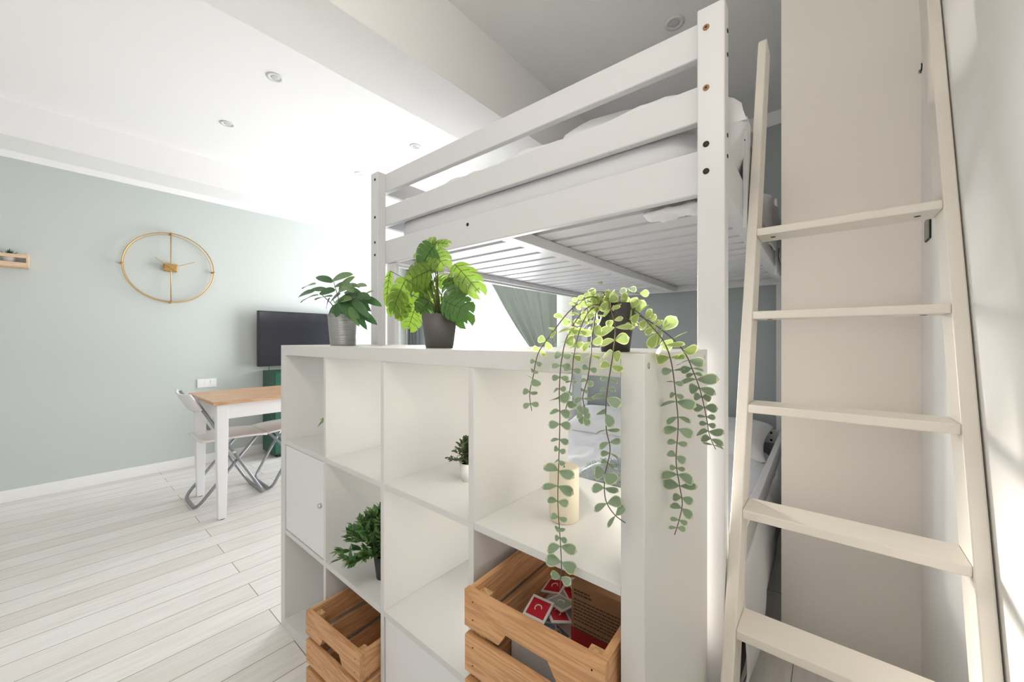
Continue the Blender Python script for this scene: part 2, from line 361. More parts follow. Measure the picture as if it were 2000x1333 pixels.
MB().tube([(XL + .02, 2.485, 2.415), (-.22, 2.485, 2.415)], .012, 10).build('rod', 'trim', rd, smooth=True)
for x in (-.27, -2.6): box(x, x + .02, 2.485, YF, 2.40, 2.43).build('bracket', 'trim', rd)

# ceiling spotlights ---------------------------------------------------
def spot(x, y, label, r=.045, group='recessed ceiling spotlights'):
    t = thing('ceiling_spotlight', label, 'ceiling light', (x, y, ZC), 0, group)
    MB().lathe([(r * .62, -.002), (r * .66, -.005), (r, -.004), (r, 0), (r * .6, 0)], (x, y, ZC), 32).build('ring', 'lampring', t, smooth=True)
    MB().lathe([(.0001, -.0035), (r * .3, -.0035), (r * .62, -.0015), (r * .62, 0)], (x, y, ZC), 28).build('lens', 'lampglass', t, smooth=True)
for x, y, l in ((-.823, .253, 'round white ceiling spotlight nearest the camera on the left ceiling'), (-1.625, .215, 'round white ceiling spotlight above and right of the wall clock'),
                (-.859, 1.267, 'far white ceiling spotlight of the row nearer the beam'), (-1.671, 1.237, 'far white ceiling spotlight just left of the bunk bed post')):
    spot(x, y, l)
spot(1.101, 1.356, 'recessed grey-lensed ceiling spotlight above the bunk bed')

t = thing('added_lamp_dish', 'round dish added on the ceiling over the unseen fill light behind the camera', 'ceiling light', (1.45, -1.0, ZC))  # made-up lamp body, added above the fill light out of view
MB().lathe([(.15, -.06), (.17, -.04), (.17, 0), (.0001, 0)], (1.45, -1.0, ZC), 40).build('shade', 'ceiling', t, smooth=True)

# ---------------------------------------------------------------- cube shelf
TT, O, I, D = .0385, .335, .016, .39
xs = [0, TT, TT + O, TT + O + I, TT + 2 * O + I, TT + 2 * O + 2 * I, TT + 3 * O + 2 * I, TT + 3 * O + 3 * I, TT + 4 * O + 3 * I, 2 * TT + 4 * O + 3 * I]
zs = [0, TT, TT + O, TT + O + I, TT + 2 * O + I, TT + 2 * O + 2 * I, TT + 3 * O + 2 * I, 2 * TT + 3 * O + 2 * I]
HS = zs[7]; WS = xs[9]
sh = thing('cube_shelf', 'white twelve-compartment cube shelf standing as a room divider in front of the bunk bed', 'shelf', (WS / 2, D / 2, 0))
e = .0003
box(0, TT, 0, D, 0, HS).build('side_panel', 'melamine', sh, bevel=.0012)
sp = box(WS - TT, WS, 0, D, 0, HS).build('side_panel', 'melamine', sh, bevel=.0012)
for u, v in ((1267, 715), (1377.5, 698)):
    p = at(u, v, X, WS); MB().disc((WS, p.y, p.z), (1, 0, 0), .0055, .0012, 6).build('cam_screw', 'chrome', sp)
box(TT + e, WS - TT - e, 0.0005, D, HS - TT, HS - .0003).build('top_board', 'melamine', sh, bevel=.0012)
box(TT + e, WS - TT - e, 0.0005, D, 0, TT).build('bottom_board', 'melamine', sh, bevel=.0012)
for k in (2, 4, 6): box(xs[k], xs[k + 1], .001, D - .001, TT + e, HS - TT - e).build('divider', 'melamine', sh, bevel=.0006)
for k in (2, 4):
    for c in ((1, 2), (3, 4), (5, 6), (7, 8)):
        box(xs[c[0]] + e, xs[c[1]] - e, .0015, D - .002, zs[k], zs[k + 1]).build('shelf_board', 'melamine', sh, bevel=.0006)
def insert(c, r):
    a, b = xs[c] + .003, xs[c + 1] - .003; z0, z1 = zs[r] + .003, zs[r + 1] - .003
    d = box(a, b, .004, .020, z0, z1).build('door', 'door', sh, bevel=.0015)
    MB().box(a, a + .012, .022, .30, z0, z1).box(b - .012, b, .022, .30, z0, z1).box(a, b, .30, .312, z0, z1).build('insert_box', 'door', sh)
    kx, kz = b - .022, (z0 + z1) / 2 + .012
    MB().disc((kx, .004, kz), (0, -1, 0), .009, .010, 20).build('door_knob', 'chrome', d, smooth=False)
insert(1, 3); insert(5, 1)

# ---------------------------------------------------------------- bunk bed (local frame: x along the short front, y away)
BW, BL = 1.517, 2.13
bed = thing('bunk_bed', 'tall white wooden bunk bed behind the cube shelf', 'bed', (-.0216, .40, 0), R(.8))
PW, PD, PT = .060, .044, 1.935
def bolt(par, p, n, r=.007, m='hole'): o = MB().disc(p, n, r, .0015, 16).build('bolt', m, par, world=False); MB().disc(Vector(p) + Vector(n) * .0015, n, r * .45, .0004, 6).build('bolt_recess', 'black', o, world=False)
posts = {}
for nm, x in (('L', 0), ('R', BW - PW)):
    for fr, y in (('f', 0), ('b', BL - PD)):
        posts[nm + fr] = box(x, x + PW, y, y + PD, 0, PT).build('post', 'bed', bed, world=False, bevel=.003)
# second lamination of the front posts, seen as a fine joint line
for z, m in ((1.885, 'brass'), (1.74, 'brass'), (1.605, 'hole'), (1.54, 'hole')):
    bolt(posts['Rf'], (BW - PW + .020, 0, z), (0, -1, 0), .0072, m)
for z in (.30, .262): bolt(posts['Rf'], (BW - PW + .016, 0, z), (0, -1, 0), .007)
for z in (1.90, 1.72, 1.60, 1.54): bolt(posts['Lf'], (.037, 0, z), (0, -1, 0), .0062)
for z in (1.875, 1.818, 1.625, 1.575): bolt(posts['Rf'], (BW, .030, z), (1, 0, 0), .005)
box(.058, .125, .050, .072, .0, 1.50).build('support_board', 'bed', bed, world=False, bevel=.002)
lb = MB().box(.062, .092, .0492, .0500, 1.405, 1.430).build('warning_label', 'warn', bed, world=False)
Ft = .026
for nm, z0, z1 in (('guard_rail', 1.848, 1.937), ('guard_rail', 1.686, 1.778), ('front_beam', 1.503, 1.615)):
    b_ = box(.014, BW - .014, PD, PD + Ft, z0, z1).build(nm, 'bed', bed, world=False, bevel=.004)
bolt(b_, (.62, PD, 1.585), (0, -1, 0), .0068)
# far end: same boards
for nm, z0, z1 in (('end_rail', 1.848, 1.937), ('end_rail', 1.686, 1.778), ('end_beam', 1.503, 1.615), ('headboard_rail', .446, .536)):
    b_ = box(.014, BW - .014, BL - PD - Ft, BL - PD, z0, z1).build(nm, 'bed', bed, world=False, bevel=.003)
    if nm == 'headboard_rail':
        for z in (.515, .467): bolt(b_, (BW - .085, BL - PD - Ft, z), (0, -1, 0), .0075)
    if nm == 'end_beam': bolt(b_, (BW - .16, BL - PD - Ft, 1.55), (0, -1, 0), .0075)
# side beams
for x0, x1 in ((.008, .034), (BW - .034, BW - .008)):
    box(x0, x1, PD + Ft, BL - PD - Ft, 1.503, 1.615).build('side_beam', 'bed', bed, world=False, bevel=.003)
lsb = bed.children[-2]
for y in (.22, .62, 1.62): bolt(lsb, (.034, y, 1.545), (1, 0, 0), .006)
box(.008, .034, PD, BL - PD, 1.848, 1.937).build('side_rail', 'bed', bed, world=False, bevel=.003)
box(.008, .034, PD, BL - PD, 1.686, 1.778).build('side_rail', 'bed', bed, world=False, bevel=.003)
box(BW - .034, BW - .008, 1.15, BL - PD, 1.70, 1.778).build('side_rail', 'bed', bed, world=False, bevel=.003)
# short upright boards on the ladder side
for y0, z0, z1 in ((.315, 1.47, 1.80), (1.30, 1.46, 1.84)):
    o_ = box(BW - .008, BW + .004, y0, y0 + .07, z0, z1).build('side_upright', 'bed', bed, world=False, bevel=.002)
    bolt(o_, (BW - .004, y0, z1 - .04), (0, -1, 0), .003)
    bolt(o_, (BW - .004, y0, z1 - .07), (0, -1, 0), .003)
# slats, ledgers and centre beam
for k in range(15):
    y = .095 + k * .130
    MB().box(.036, BW - .036, y, y + .096, 1.545, 1.562).build('slat', 'bed', bed, world=False, bevel=.002)
box(.034, .060, PD + Ft, BL - PD - Ft, 1.515, 1.544).build('ledger', 'bed', bed, world=False, bevel=.002)
box(BW - .060, BW - .034, PD + Ft, BL - PD - Ft, 1.515, 1.544).build('ledger', 'bed', bed, world=False, bevel=.002)
box(.77, .825, PD + Ft, BL - PD - Ft, 1.503, 1.544).build('centre_beam', 'bed', bed, world=False, bevel=.003)
# lower bunk side rails and base
for x0, x1 in ((.010, .036), (BW - .036, BW - .010)):
    box(x0, x1, PD, BL - PD, .446, .536).build('lower_side_rail', 'bed', bed, world=False, bevel=.003)
box(.014, BW - .014, PD + .0, PD + Ft, .30, .39).build('foot_rail', 'bed', bed, world=False, bevel=.003)
box(.04, BW - .04, .08, BL - .08, .205, .225).build('lower_base', 'bed', bed, world=False)
for x in (.3, BW - .36):
    for y in (.3, 1.75): box(x, x + .05, y, y + .05, 0, .205).build('base_leg', 'bed', bed, world=False)
Mb = ROOT[bed.name]

def soft_box(x0, x1, y0, y1, z0, z1, n=(24, 30, 6), p=6, amp=.012, freq=4, seed=0):
    """closed rounded slab with soft wrinkles"""
    mb = MB(); cx, cy, cz = (x0 + x1) / 2, (y0 + y1) / 2, (z0 + z1) / 2; hx, hy, hz = (x1 - x0) / 2, (y1 - y0) / 2, (z1 - z0) / 2
    def S(a, b, c):
        q = (abs(a) ** p + abs(b) ** p + abs(c) ** p) ** (1 / p) or 1
        a, b, c = a / q, b / q, c / q
        P = Vector((cx + hx * a, cy + hy * b, cz + hz * c))
        w_ = noise.noise(Vector((P.x * freq + seed, P.y * freq, P.z * freq))) + .5 * noise.noise(Vector((P.x * freq * 3, P.y * freq * 2 + seed, P.z * freq * 2)))
        return P + Vector((a * .4, b * .4, c)) * amp * w_
    nx, ny, nz = n
    for ax, sg in ((2, 1), (2, -1), (0, 1), (0, -1), (1, 1), (1, -1)):
        na, nb = {2: (nx, ny), 0: (ny, nz), 1: (nz, nx)}[ax]
        def fn(s, t, ax=ax, sg=sg):
            a, b = 2 * s - 1, 2 * t - 1
            v = {2: (a, b, sg), 0: (sg, a, b), 1: (b, sg, a)}[ax]
            return S(*v)
        g = MB().grid(fn, na, nb); 
        if sg < 0: g.f = [f[::-1] for f in g.f]
        mb.add(g.v, g.f)
    return mb
def pillow(cx, cy, cz, hx, hy, hz, rz=0, tilt=0, seed=0, tiltx=0):
    mb = MB(); mt = Matrix.Translation((cx, cy, cz)) @ Matrix.Rotation(rz, 4, 'Z') @ Matrix.Rotation(tilt, 4, 'Y') @ Matrix.Rotation(tiltx, 4, 'X')
    for sg in (1, -1):
        def fn(s, t, sg=sg):
            a, b = 2 * s - 1, 2 * t - 1
            k = max(0, 1 - a ** 4) ** .5 * max(0, 1 - b ** 4) ** .5
            w_ = noise.noise(Vector((a * 2.2 + seed, b * 2.2, sg))) * .14 + noise.noise(Vector((a * 5 + seed, b * 5, sg))) * .06
            px = a * hx * (1 - .10 * (1 - b * b)); py = b * hy * (1 - .10 * (1 - a * a))
            return mt @ Vector((px, py, sg * hz * (k ** .8) * (1 + w_)))
        g = MB().grid(fn, 26, 26)
        if sg < 0: g.f = [f[::-1] for f in g.f]
        mb.add(g.v, g.f)
    return mb
mu = MB(); mu = soft_box(.06, BW - .042, .074, 2.04, 1.563, 1.735, n=(16, 20, 4), p=14, amp=.002)
for v_ in mu.v: v_[:] = Mb @ v_
tag(mu.build('mattress', 'mattress', smooth=True), 'white mattress on the slats of the upper bunk', 'mattress')
dv = soft_box(.05, BW - .04, .078, 2.03, 1.728, 1.812, n=(60, 70, 8), p=12, amp=.026, freq=5, seed=3)
for v_ in dv.v:
    v_[:] = Mb @ v_
tag(dv.build('duvet', 'linen', smooth=True), 'rumpled white duvet lying on the upper bunk behind the guard rails', 'duvet')
pu = pillow(1.265, .285, 1.735, .285, .19, .125, R(2), R(10), 2)
for v_ in pu.v: v_[:] = Mb @ v_
tag(pu.build('pillow', 'linen', smooth=True), 'plump white pillow bulging out between the near post and the ladder on the upper bunk', 'pillow')
# sheet hanging out over the ladder side of the upper bunk
def dr(s, t):
    y = .98 + 1.0 * s; hang = .20 + .05 * noise.noise(Vector((y * 4, 0, 5))); L = t * (.10 + hang)
    if L < .10: x, z = BW - .08 + L * .82, 1.80 - 2.5 * L * L
    else:
        k = L - .10; x, z = BW + .002 + .004 * math.sin(y * 26 + t * 3), 1.775 - k
    x -= .055 * max(0, 1 - s / .10) ** 2
    return Mb @ Vector((x + .004 * noise.noise(Vector((y * 30, t * 8, 2))), y, z + .012 * noise.noise(Vector((y * 16, t * 5, 1)))))
ds = MB().grid(dr, 90, 24).build('bed_sheet', 'linen', smooth=True); md = ds.modifiers.new('thick', 'SOLIDIFY'); md.thickness = .004
tag(ds, 'crumpled white sheet hanging over the upper bunk side beyond the ladder', 'sheet')
# tuft of mattress cover poking down between the front slats
tf = soft_box(1.24, 1.44, .20, .30, 1.528, 1.545, n=(20, 10, 4), p=4, amp=.014, freq=22, seed=9)
for v_ in tf.v: v_[:] = Mb @ v_
tag(tf.build('mattress_cover', 'linen', smooth=True), 'loose white cover corner poking out under the upper bunk slats', 'cover')
# lower bunk bedding
ml = soft_box(.045, BW - .045, .085, 2.03, .226, .36, n=(16, 20, 4), p=14, amp=.002)
for v_ in ml.v: v_[:] = Mb @ v_
tag(ml.build('mattress', 'mattress', smooth=True), 'white mattress of the lower bunk', 'mattress')
dl = soft_box(.05, BW - .05, .12, 1.98, .361, .43, n=(60, 70, 8), p=7, amp=.032, freq=5, seed=11)
for v_ in dl.v: v_[:] = Mb @ v_
tag(dl.build('duvet', 'linen', smooth=True), 'rumpled white duvet on the lower bunk seen through the cube shelf', 'duvet')
pl = pillow(1.12, 1.80, .50, .33, .22, .085, 0, 0, 5, R(18))
for v_ in pl.v: v_[:] = Mb @ v_
tag(pl.build('pillow', 'linen', smooth=True), 'white pillow at the wall end of the lower bunk by the ladder side', 'pillow')
pl = pillow(.42, 1.80, .49, .33, .22, .075, R(4), 0, 8, R(14))
for v_ in pl.v: v_[:] = Mb @ v_
tag(pl.build('pillow', 'linen', smooth=True), 'white pillow at the wall end of the lower bunk, window side', 'pillow')
# duvet slumped out below the lower side rail
def sl(s, t):
    y = .26 + 1.72 * s; zb = .03 + .16 * s ** 1.2; z = .440 + (zb - .440) * t
    x = BW - .020 + .036 * math.sin(math.pi * min(1, t * 1.0)) ** .7 + .012 * noise.noise(Vector((y * 4, z * 6, 3))) + .006 * math.sin(y * 15)
    return Mb @ Vector((x, y, z))
o_ = MB().grid(sl, 70, 26).build('blanket', 'linen', smooth=True); md = o_.modifiers.new('thick', 'SOLIDIFY'); md.thickness = .006
tag(o_, 'white blanket slumping out below the lower bunk side rail towards the partition', 'blanket')
fz = MB()
fc = Vector((.90, 1.20, .47))
for k in range(900):
    a = random.uniform(0, 2 * math.pi); zz = random.uniform(-.3, 1); r_ = math.sqrt(max(0, 1 - zz * zz))
    n_ = Vector((r_ * math.cos(a), r_ * math.sin(a), zz)); p = fc + Vector((n_.x * .17, n_.y * .15, n_.z * .055))
    q = p + (n_ + Vector((random.uniform(-.6, .6), random.uniform(-.6, .6), random.uniform(-.3, .6)))).normalized() * random.uniform(.012, .024)
    fz.tube([p, (p + q) / 2 + Vector((0, 0, .003)), q], .0024, 4, taper=.3)
fzo = thing('cushion', 'fluffy grey cushion lying on the lower bunk behind the candle compartment', 'cushion', (.90, 1.20, .43))
soft = pillow(.90, 1.20, .47, .17, .15, .055, 0, 0, 4); soft.build('cushion_body', 'fuzzy', fzo, smooth=True)
o_ = fz.build('pile', 'fuzzy', fzo); o_['kind'] = 'stuff'
bxo = thing('storage_case', 'black case pushed under the lower bunk beside the ladder foot', 'case', (1.28, 1.0, 0))
MB().box(1.10, 1.455, .80, 1.35, 0.0, .10).build('case_body', 'black', bxo, bevel=.01)
MB().box(1.40, 1.458, .98, 1.12, .04, .06).build('handle', 'black', bxo, bevel=.003)

# ---------------------------------------------------------------- ladder
lad = thing('ladder', 'white wooden ladder leaning in front of the partition beside the bunk bed', 'ladder', (1.7, .24, 0))
XI0, XI1, PIT = 1.5215, 1.8806, .24257
def yf(z): return .24 + .3244 * z
tp = .101
for a, b, zt in ((XI0 - .0245, XI0, 2.14), (XI1, XI1 + .0245, 2.14)):
    MB().prism([(yf(0), 0), (yf(0) + tp, 0), (yf(zt) + tp, zt), (yf(zt) + .012, zt + .004), (yf(zt), zt - .015)], 0, a, b).build('rail', 'ladder', lad, bevel=.003)
for k in range(1, 7):
    z = k * PIT; y = yf(z)
    rg = MB().box(XI0, XI1, y + .001, y + .098, z - .021, z).build('rung', 'ladder', lad, bevel=.0025)
    for x in (XI0 + .035, XI1 - .035): MB().disc((x, y + .045, z - .021), (0, 0, -1), .006, .001, 14).build('screw', 'hole', rg)

# ---------------------------------------------------------------- small fittings on the right
for v, u, l in ((12, 1802.5, 'small steel screw hook high on the partition edge, upper one'), (140, 1799, 'small steel screw hook on the partition edge, lower one')):
    p = at(u, v, Y, 1.2)
    t = thing('screw_hook', l, 'hook', (p.x, 1.2, p.z), 0, 'screw hooks in the partition')
    MB().disc((p.x, 1.2, p.z), (0, -1, 0), .007, .004, 12).build('plate', 'chrome', t)
    MB().tube([(p.x, 1.199, p.z), (p.x, 1.186, p.z - .002), (p.x, 1.180, p.z + .008), (p.x, 1.184, p.z + .018)], .0022, 6).build('hook', 'hole', t, smooth=True)
p = at(1815, 448, X, XR)
t = thing('wall_plate', 'small grey plate in a dark recess on the right wall behind the ladder', 'plate', (XR, p.y, p.z))
MB().box(XR - .004, XR, p.y - .035, p.y + .035, p.z - .032, p.z + .032).build('frame', 'hole', t)
MB().box(XR - .006, XR - .004, p.y - .032, p.y + .030, p.z - .030, p.z + .028).build('cover', 'grey', t)

# ---------------------------------------------------------------- things on the left wall
ck = thing('wall_clock', 'large brass ring wall clock with two rods on the sage wall', 'clock', (XL, .066, 1.756))
cy, cz, rr = .066, 1.756, .298
def ring(x, r, th): return MB().tube([(x, cy + r * math.cos(2 * math.pi * k / 72), cz + r * math.sin(2 * math.pi * k / 72)) for k in range(72)], th, 8, closed=True)
ring(XL + .045, rr, .0045).build('rim', 'gold', ck, smooth=True)
ring(XL + .012, rr - .012, .0022).build('back_rim', 'gold', ck, smooth=True)
MB().tube([(XL + .045, cy, cz - rr), (XL + .045, cy, cz + rr)], .004, 8).build('rod', 'gold', ck, smooth=True)
for a in (0, 90, 180, 270):
    q = Vector((XL + .045, cy + rr * math.cos(R(a)), cz + rr * math.sin(R(a))))
    MB().box(q.x - .045, q.x + .008, q.y - .007, q.y + .007, q.z - .007, q.z + .007).build('rim_stud', 'goldd', ck, bevel=.002)
MB().box(XL + .002, XL + .05, cy - .045, cy + .045, cz - .032, cz + .036).build('movement', 'goldd', ck, bevel=.008)
def hand(a, l, tail, x):
    d = Vector((0, math.cos(R(a)), math.sin(R(a)))); c = Vector((x, cy, cz))
    return MB().tube([c - d * tail, c + d * l], .0032, 6)
hand(145, .125, .05, XL + .056).build('hour_hand', 'gold', ck); hand(24, .17, .06, XL + .060).build('minute_hand', 'gold', ck)

p0 = at(57, 510, X, XL + .08); ye = p0.y
lg = thing('wall_ledge', 'pale birch picture ledge on the sage wall left of the clock', 'shelf', (XL, ye - .2, 1.64))
MB().box(XL, XL + .10, ye - .42, ye, 1.64, 1.652).build('shelf_base', 'ledge', lg, bevel=.001)
MB().box(XL + .09, XL + .10, ye - .42, ye - .012, 1.652, 1.672).build('lower_front', 'ledge', lg, bevel=.001)
MB().box(XL + .09, XL + .10, ye - .42, ye - .012, 1.705, 1.728).build('front_rail', 'ledge', lg, bevel=.001)
MB().box(XL, XL + .10, ye - .012, ye, 1.652, 1.735).box(XL, XL + .10, ye - .42, ye - .408, 1.652, 1.735).build('end_board', 'ledge', lg, bevel=.001)
def succulent(x, y, label):
    s_ = thing('potted_succulent', label, 'plant', (x, y, 1.652), 0, 'succulents on the birch ledge')
    MB().lathe([(.024, 0), (.031, .055), (.033, .060), (.029, .060), (.027, .050)], (x, y, 1.652), 28).build('pot', 'whitepot', s_, smooth=True)
    MB().lathe([(.0001, .052), (.028, .052)], (x, y, 1.652), 20).build('soil', 'soil', s_)
    m = MB()
    for k in range(34):
        a = random.uniform(0, 6.28); el = random.uniform(.25, 1.45); L = random.uniform(.04, .062)
        d = Vector((math.cos(a) * math.cos(el), math.sin(a) * math.cos(el), math.sin(el)))
        b_ = Vector((x, y, 1.708)); m.leaf(b_, b_ + d * L, Vector((0, 0, 1)), .0055, 'lance', curl=-.1, n=5)
    m.build('leaves', 'succ', s_, smooth=True)
succulent(XL + .048, ye - .085, 'small dark spiky succulent in a white pot near the ledge end')
succulent(XL + .048, ye - .21, 'spiky succulent in a white pot at the photo left border')

tv = thing('television', 'black flat television mounted on the sage wall', 'television', (XL, 1.18, 1.15))
MB().box(XL + .085, XL + .125, .694, 1.664, .872, 1.422).build('housing', 'tvblack', tv, bevel=.004)
MB().box(XL + .1252, XL + .1262, .706, 1.652, .892, 1.412).build('screen', 'screen', tv)
MB().box(XL + .001, XL + .085, 1.08, 1.28, 1.05, 1.25).build('wall_bracket', 'tvblack', tv)
MB().tube([(XL + .09, .80, .874), (XL + .09, .80, .80), (XL + .04, .82, .83)], .003, 6).build('cable', 'tvblack', tv)
cb = thing('cabinet', 'emerald green cabinet standing against the sage wall under the television', 'cabinet', (-2.55, 1.1, 0))
MB().box(XL + .016, -2.395, .769, 1.50, .03, .827).build('cabinet_body', 'cabinet', cb, bevel=.003)
d_ = MB().box(-2.394, -2.376, .771, 1.132, .05, .815).build('door', 'cabinet', cb, bevel=.002); MB().disc((-2.376, 1.10, .45), (1, 0, 0), .010, .015, 16).build('knob', 'chrome', d_)
d_ = MB().box(-2.394, -2.376, 1.137, 1.498, .05, .815).build('door', 'cabinet', cb, bevel=.002); MB().disc((-2.376, 1.17, .45), (1, 0, 0), .010, .015, 16).build('knob', 'chrome', d_)
MB().box(XL + .04, -2.42, .80, 1.47, 0, .03).build('plinth', 'tvblack', cb)
so = thing('wall_socket', 'white multi-gang socket plate on the sage wall above the table', 'socket', (XL, .32, .736))
MB().box(XL, XL + .010, .251, .393, .698, .776).build('plate', 'socket', so, bevel=.003)
for k in range(3): MB().box(XL + .010, XL + .0125, .262 + k * .042, .298 + k * .042, .710, .764).build('socket_insert', 'socket', so, bevel=.001)

# ---------------------------------------------------------------- dining table and chairs
tx0, tx1, ty0, ty1 = -1.89, -1.225, .045, 1.245
tb = thing('dining_table', 'dining table with acacia wood top and white legs at the left wall', 'table', ((tx0 + tx1) / 2, (ty0 + ty1) / 2, 0))
MB().box(tx0, tx1, ty0, ty1, .728, .75).build('tabletop', 'table', tb, bevel=.004)
ap = MB(); 
for a in ((tx0 + .04, tx0 + .058, ty0 + .05, ty1 - .05), (tx1 - .058, tx1 - .04, ty0 + .05, ty1 - .05), (tx0 + .05, tx1 - .05, ty0 + .04, ty0 + .058), (tx0 + .05, tx1 - .05, ty1 - .058, ty1 - .04)): ap.box(*a, .632, .727)
ap.build('apron', 'tablew', tb)
for x in (tx0 + .025, tx1 - .085):
    for y in (ty0 + .025, ty1 - .085):
        m = MB(); s0, s1 = .06, .042; cx_, cy_ = x + .03, y + .03
        ring_ = lambda s_, z: [(cx_ - s_ / 2, cy_ - s_ / 2, z), (cx_ + s_ / 2, cy_ - s_ / 2, z), (cx_ + s_ / 2, cy_ + s_ / 2, z), (cx_ - s_ / 2, cy_ + s_ / 2, z)]
        m.add(ring_(s1, .004) + ring_(s0, .50) + ring_(s0, .727), [(3, 2, 1, 0), (0, 1, 5, 4), (1, 2, 6, 5), (2, 3, 7, 6), (3, 0, 4, 7), (4, 5, 9, 8), (5, 6, 10, 9), (6, 7, 11, 10), (7, 4, 8, 11), (8, 9, 10, 11)])
        lg_ = m.build('leg', 'tablew', tb, bevel=.003)
        MB().disc((cx_, cy_, 0), (0, 0, 1), .018, .004, 14).build('foot_glide', 'hole', lg_)
def fold_chair(label, loc, rz):
    """local: seat faces +y, back at y=0"""
    c = thing('folding_chair', label, 'chair', loc, rz, 'white folding chairs at the dining table')
    w2 = .175; r_ = .0105
    def U(y0, z0, y1, z1, w_):   # tube from (y0,z0) down to a floor bar at (y1,z1)
        k = .06; d = Vector((0, y1 - y0, z1 - z0)).normalized()
        L = []
        for sg in (-1, 1):
            top = Vector((sg * w_, y0, z0)); e_ = Vector((sg * w_, y1, z1)) - d * k; L.append((top, e_))
        pts = [L[0][0], L[0][1]]
        for a in (20, 45, 70, 90): pts.append(Vector((-w_ + k * (1 - math.cos(R(a))), y1, z1)) - d * k * (1 - math.sin(R(a))))
        for a in (90, 70, 45, 20): pts.append(Vector((w_ - k * (1 - math.cos(R(a))), y1, z1)) - d * k * (1 - math.sin(R(a))))
        pts += [L[1][1], L[1][0]]
        return MB().tube(pts, r_, 10)
    U(.005, .77, .42, .012, w2 + .012).build('back_frame', 'tube', c, world=False, smooth=True)
    U(.385, .44, .03, .012, w2 - .012).build('leg_frame', 'tube', c, world=False, smooth=True)
    def seat(s, t):
        a = 2 * s - 1; return Vector((a * .19, .055 + .385 * t, .462 - .022 * (1 - a * a) * (1 - (2 * t - 1) ** 4) - .015 * (t ** 4)))
    o = MB().grid(seat, 16, 14).build('seat', 'plastic', c, world=False, smooth=True); md = o.modifiers.new('t', 'SOLIDIFY'); md.thickness = .014; md.offset = -1
    def back(s, t):
        a = 2 * s - 1; return Vector((a * .205, -.004 + .062 * t + .03 * a * a * 0 - .025 * (1 - a * a), .785 - .115 * t - .012 * (1 - a ** 4)))
    o = MB().grid(back, 16, 8).build('backrest', 'plastic', c, world=False, smooth=True); md = o.modifiers.new('t', 'SOLIDIFY'); md.thickness = .012
    for sg in (-1, 1): MB().disc((sg * (w2 + .024), .232, .355), (sg, 0, 0), .011, .008, 12).build('pivot', 'chrome', c, world=False)
    return c
ch1 = fold_chair('white folding chair with grey tube legs pushed under the near end of the table', (-1.70, -.01, 0), R(0))
ch2 = copy_tree(ch1); ch2.location = (-1.72, .88, 0); ch2.rotation_euler = (0, 0, R(180))
ch2['label'] = 'white folding chair half hidden by the cube shelf at the far table end'

# ---------------------------------------------------------------- crates
def crate(name, label, w_, dp, h, loc, rz):
    c = thing(name, label, 'crate', loc, rz)
    th = .014; gap = .018; sh_ = (h - 2 * gap) / 3
    zt_ = [(h - sh_, h), (h - 2 * sh_ - gap, h - sh_ - gap), (0.0, sh_)]
    for side in (0, 1):
        y0 = 0 if side == 0 else dp - th
        for i, (a, b) in enumerate(zt_):
            if i == 0 and side == 0:   # top slat with a hand hole cut from its lower edge
                nx = w_ / 2; q = [(0, a), (nx - .062, a), (nx - .045, a + .026), (nx + .045, a + .026), (nx + .062, a), (w_, a), (w_, b), (0, b)]
                m = MB(); 
                def P(p, y): return Vector((p[0], y, p[1]))
                loops = [[(0, a), (nx - .062, a), (nx - .045, a + .026), (nx - .045, b), (0, b)], [(nx - .045, a + .026), (nx + .045, a + .026), (nx + .045, b), (nx - .045, b)], [(nx + .062, a), (w_, a), (w_, b), (nx + .045, b), (nx + .045, a + .026)]]
                n = len(q); m.v = [P(p, y0) for p in q] + [P(p, y0 + th) for p in q]
                def ix(p): return min(range(n), key=lambda k: (q[k][0] - p[0]) ** 2 + (q[k][1] - p[1]) ** 2)
                # front/back as n-gons split by three convex loops, sharing extra top points
                m = MB()
                for lp in loops:
                    k = len(lp); m.add([P(p, y0) for p in lp], [tuple(range(k))]); m.add([P(p, y0 + th) for p in lp], [tuple(range(k))[::-1]])
                m.add([P(p, y0) for p in q] + [P(p, y0 + th) for p in q], [(k, n + k, n + (k + 1) % n, (k + 1) % n) for k in range(n)])
                o = m.build('front_slat', 'pine', c, world=False)
            else:
                o = box(0, w_, y0, y0 + th, a, b).build('front_slat' if side == 0 else 'back_slat', 'pine', c, world=False, bevel=.0015)
            if side == 0:
                for x in (.022, w_ - .022):
                    for z in (a + .018, b - .018): MB().disc((x, 0, z), (0, -1, 0), .0016, .0006, 8).build('nail', 'hole', o, world=False)
    for x0 in (0, w_ - th):
        for a, b in zt_: box(x0 + .0003, x0 + th - .0003, th + .0002, dp - th - .0002, a, b - .001).build('side_slat', 'piney', c, world=False, bevel=.0015)
    for x in (th + .0005, w_ - th - .0275):
        for y in (th + .0005, dp - th - .0275): box(x, x + .027, y, y + .027, .012, h - .012).build('corner_post', 'pinez', c, world=False)
    for k in range(4):
        a = th + .001 + k * (dp - 2 * th) / 4; box(th + .001, w_ - th - .001, a, a + (dp - 2 * th) / 4 - .006, 0.001, .011).build('bottom_slat', 'pine', c, world=False)
    return c
import math as _m
cA = Vector((.423, -.075)); cAr = Vector((.717, -.057))
crate('wooden_crate', 'empty pine crate pulled out of the bottom compartment beside the floor', .295, .37, .250, (cA.x, cA.y, TT), _m.atan2(cAr.y - cA.y, cAr.x - cA.x))
cB = Vector((1.124, -.056)); cBr = Vector((1.421, -.043)); rB = _m.atan2(cBr.y - cB.y, cBr.x - cB.x)
crB = crate('wooden_crate', 'pine crate full of tea packets and a kraft box below the candle compartment', .297, .37, .250, (cB.x, cB.y, zs[3]), rB)
MB_ = ROOT[crB.name]
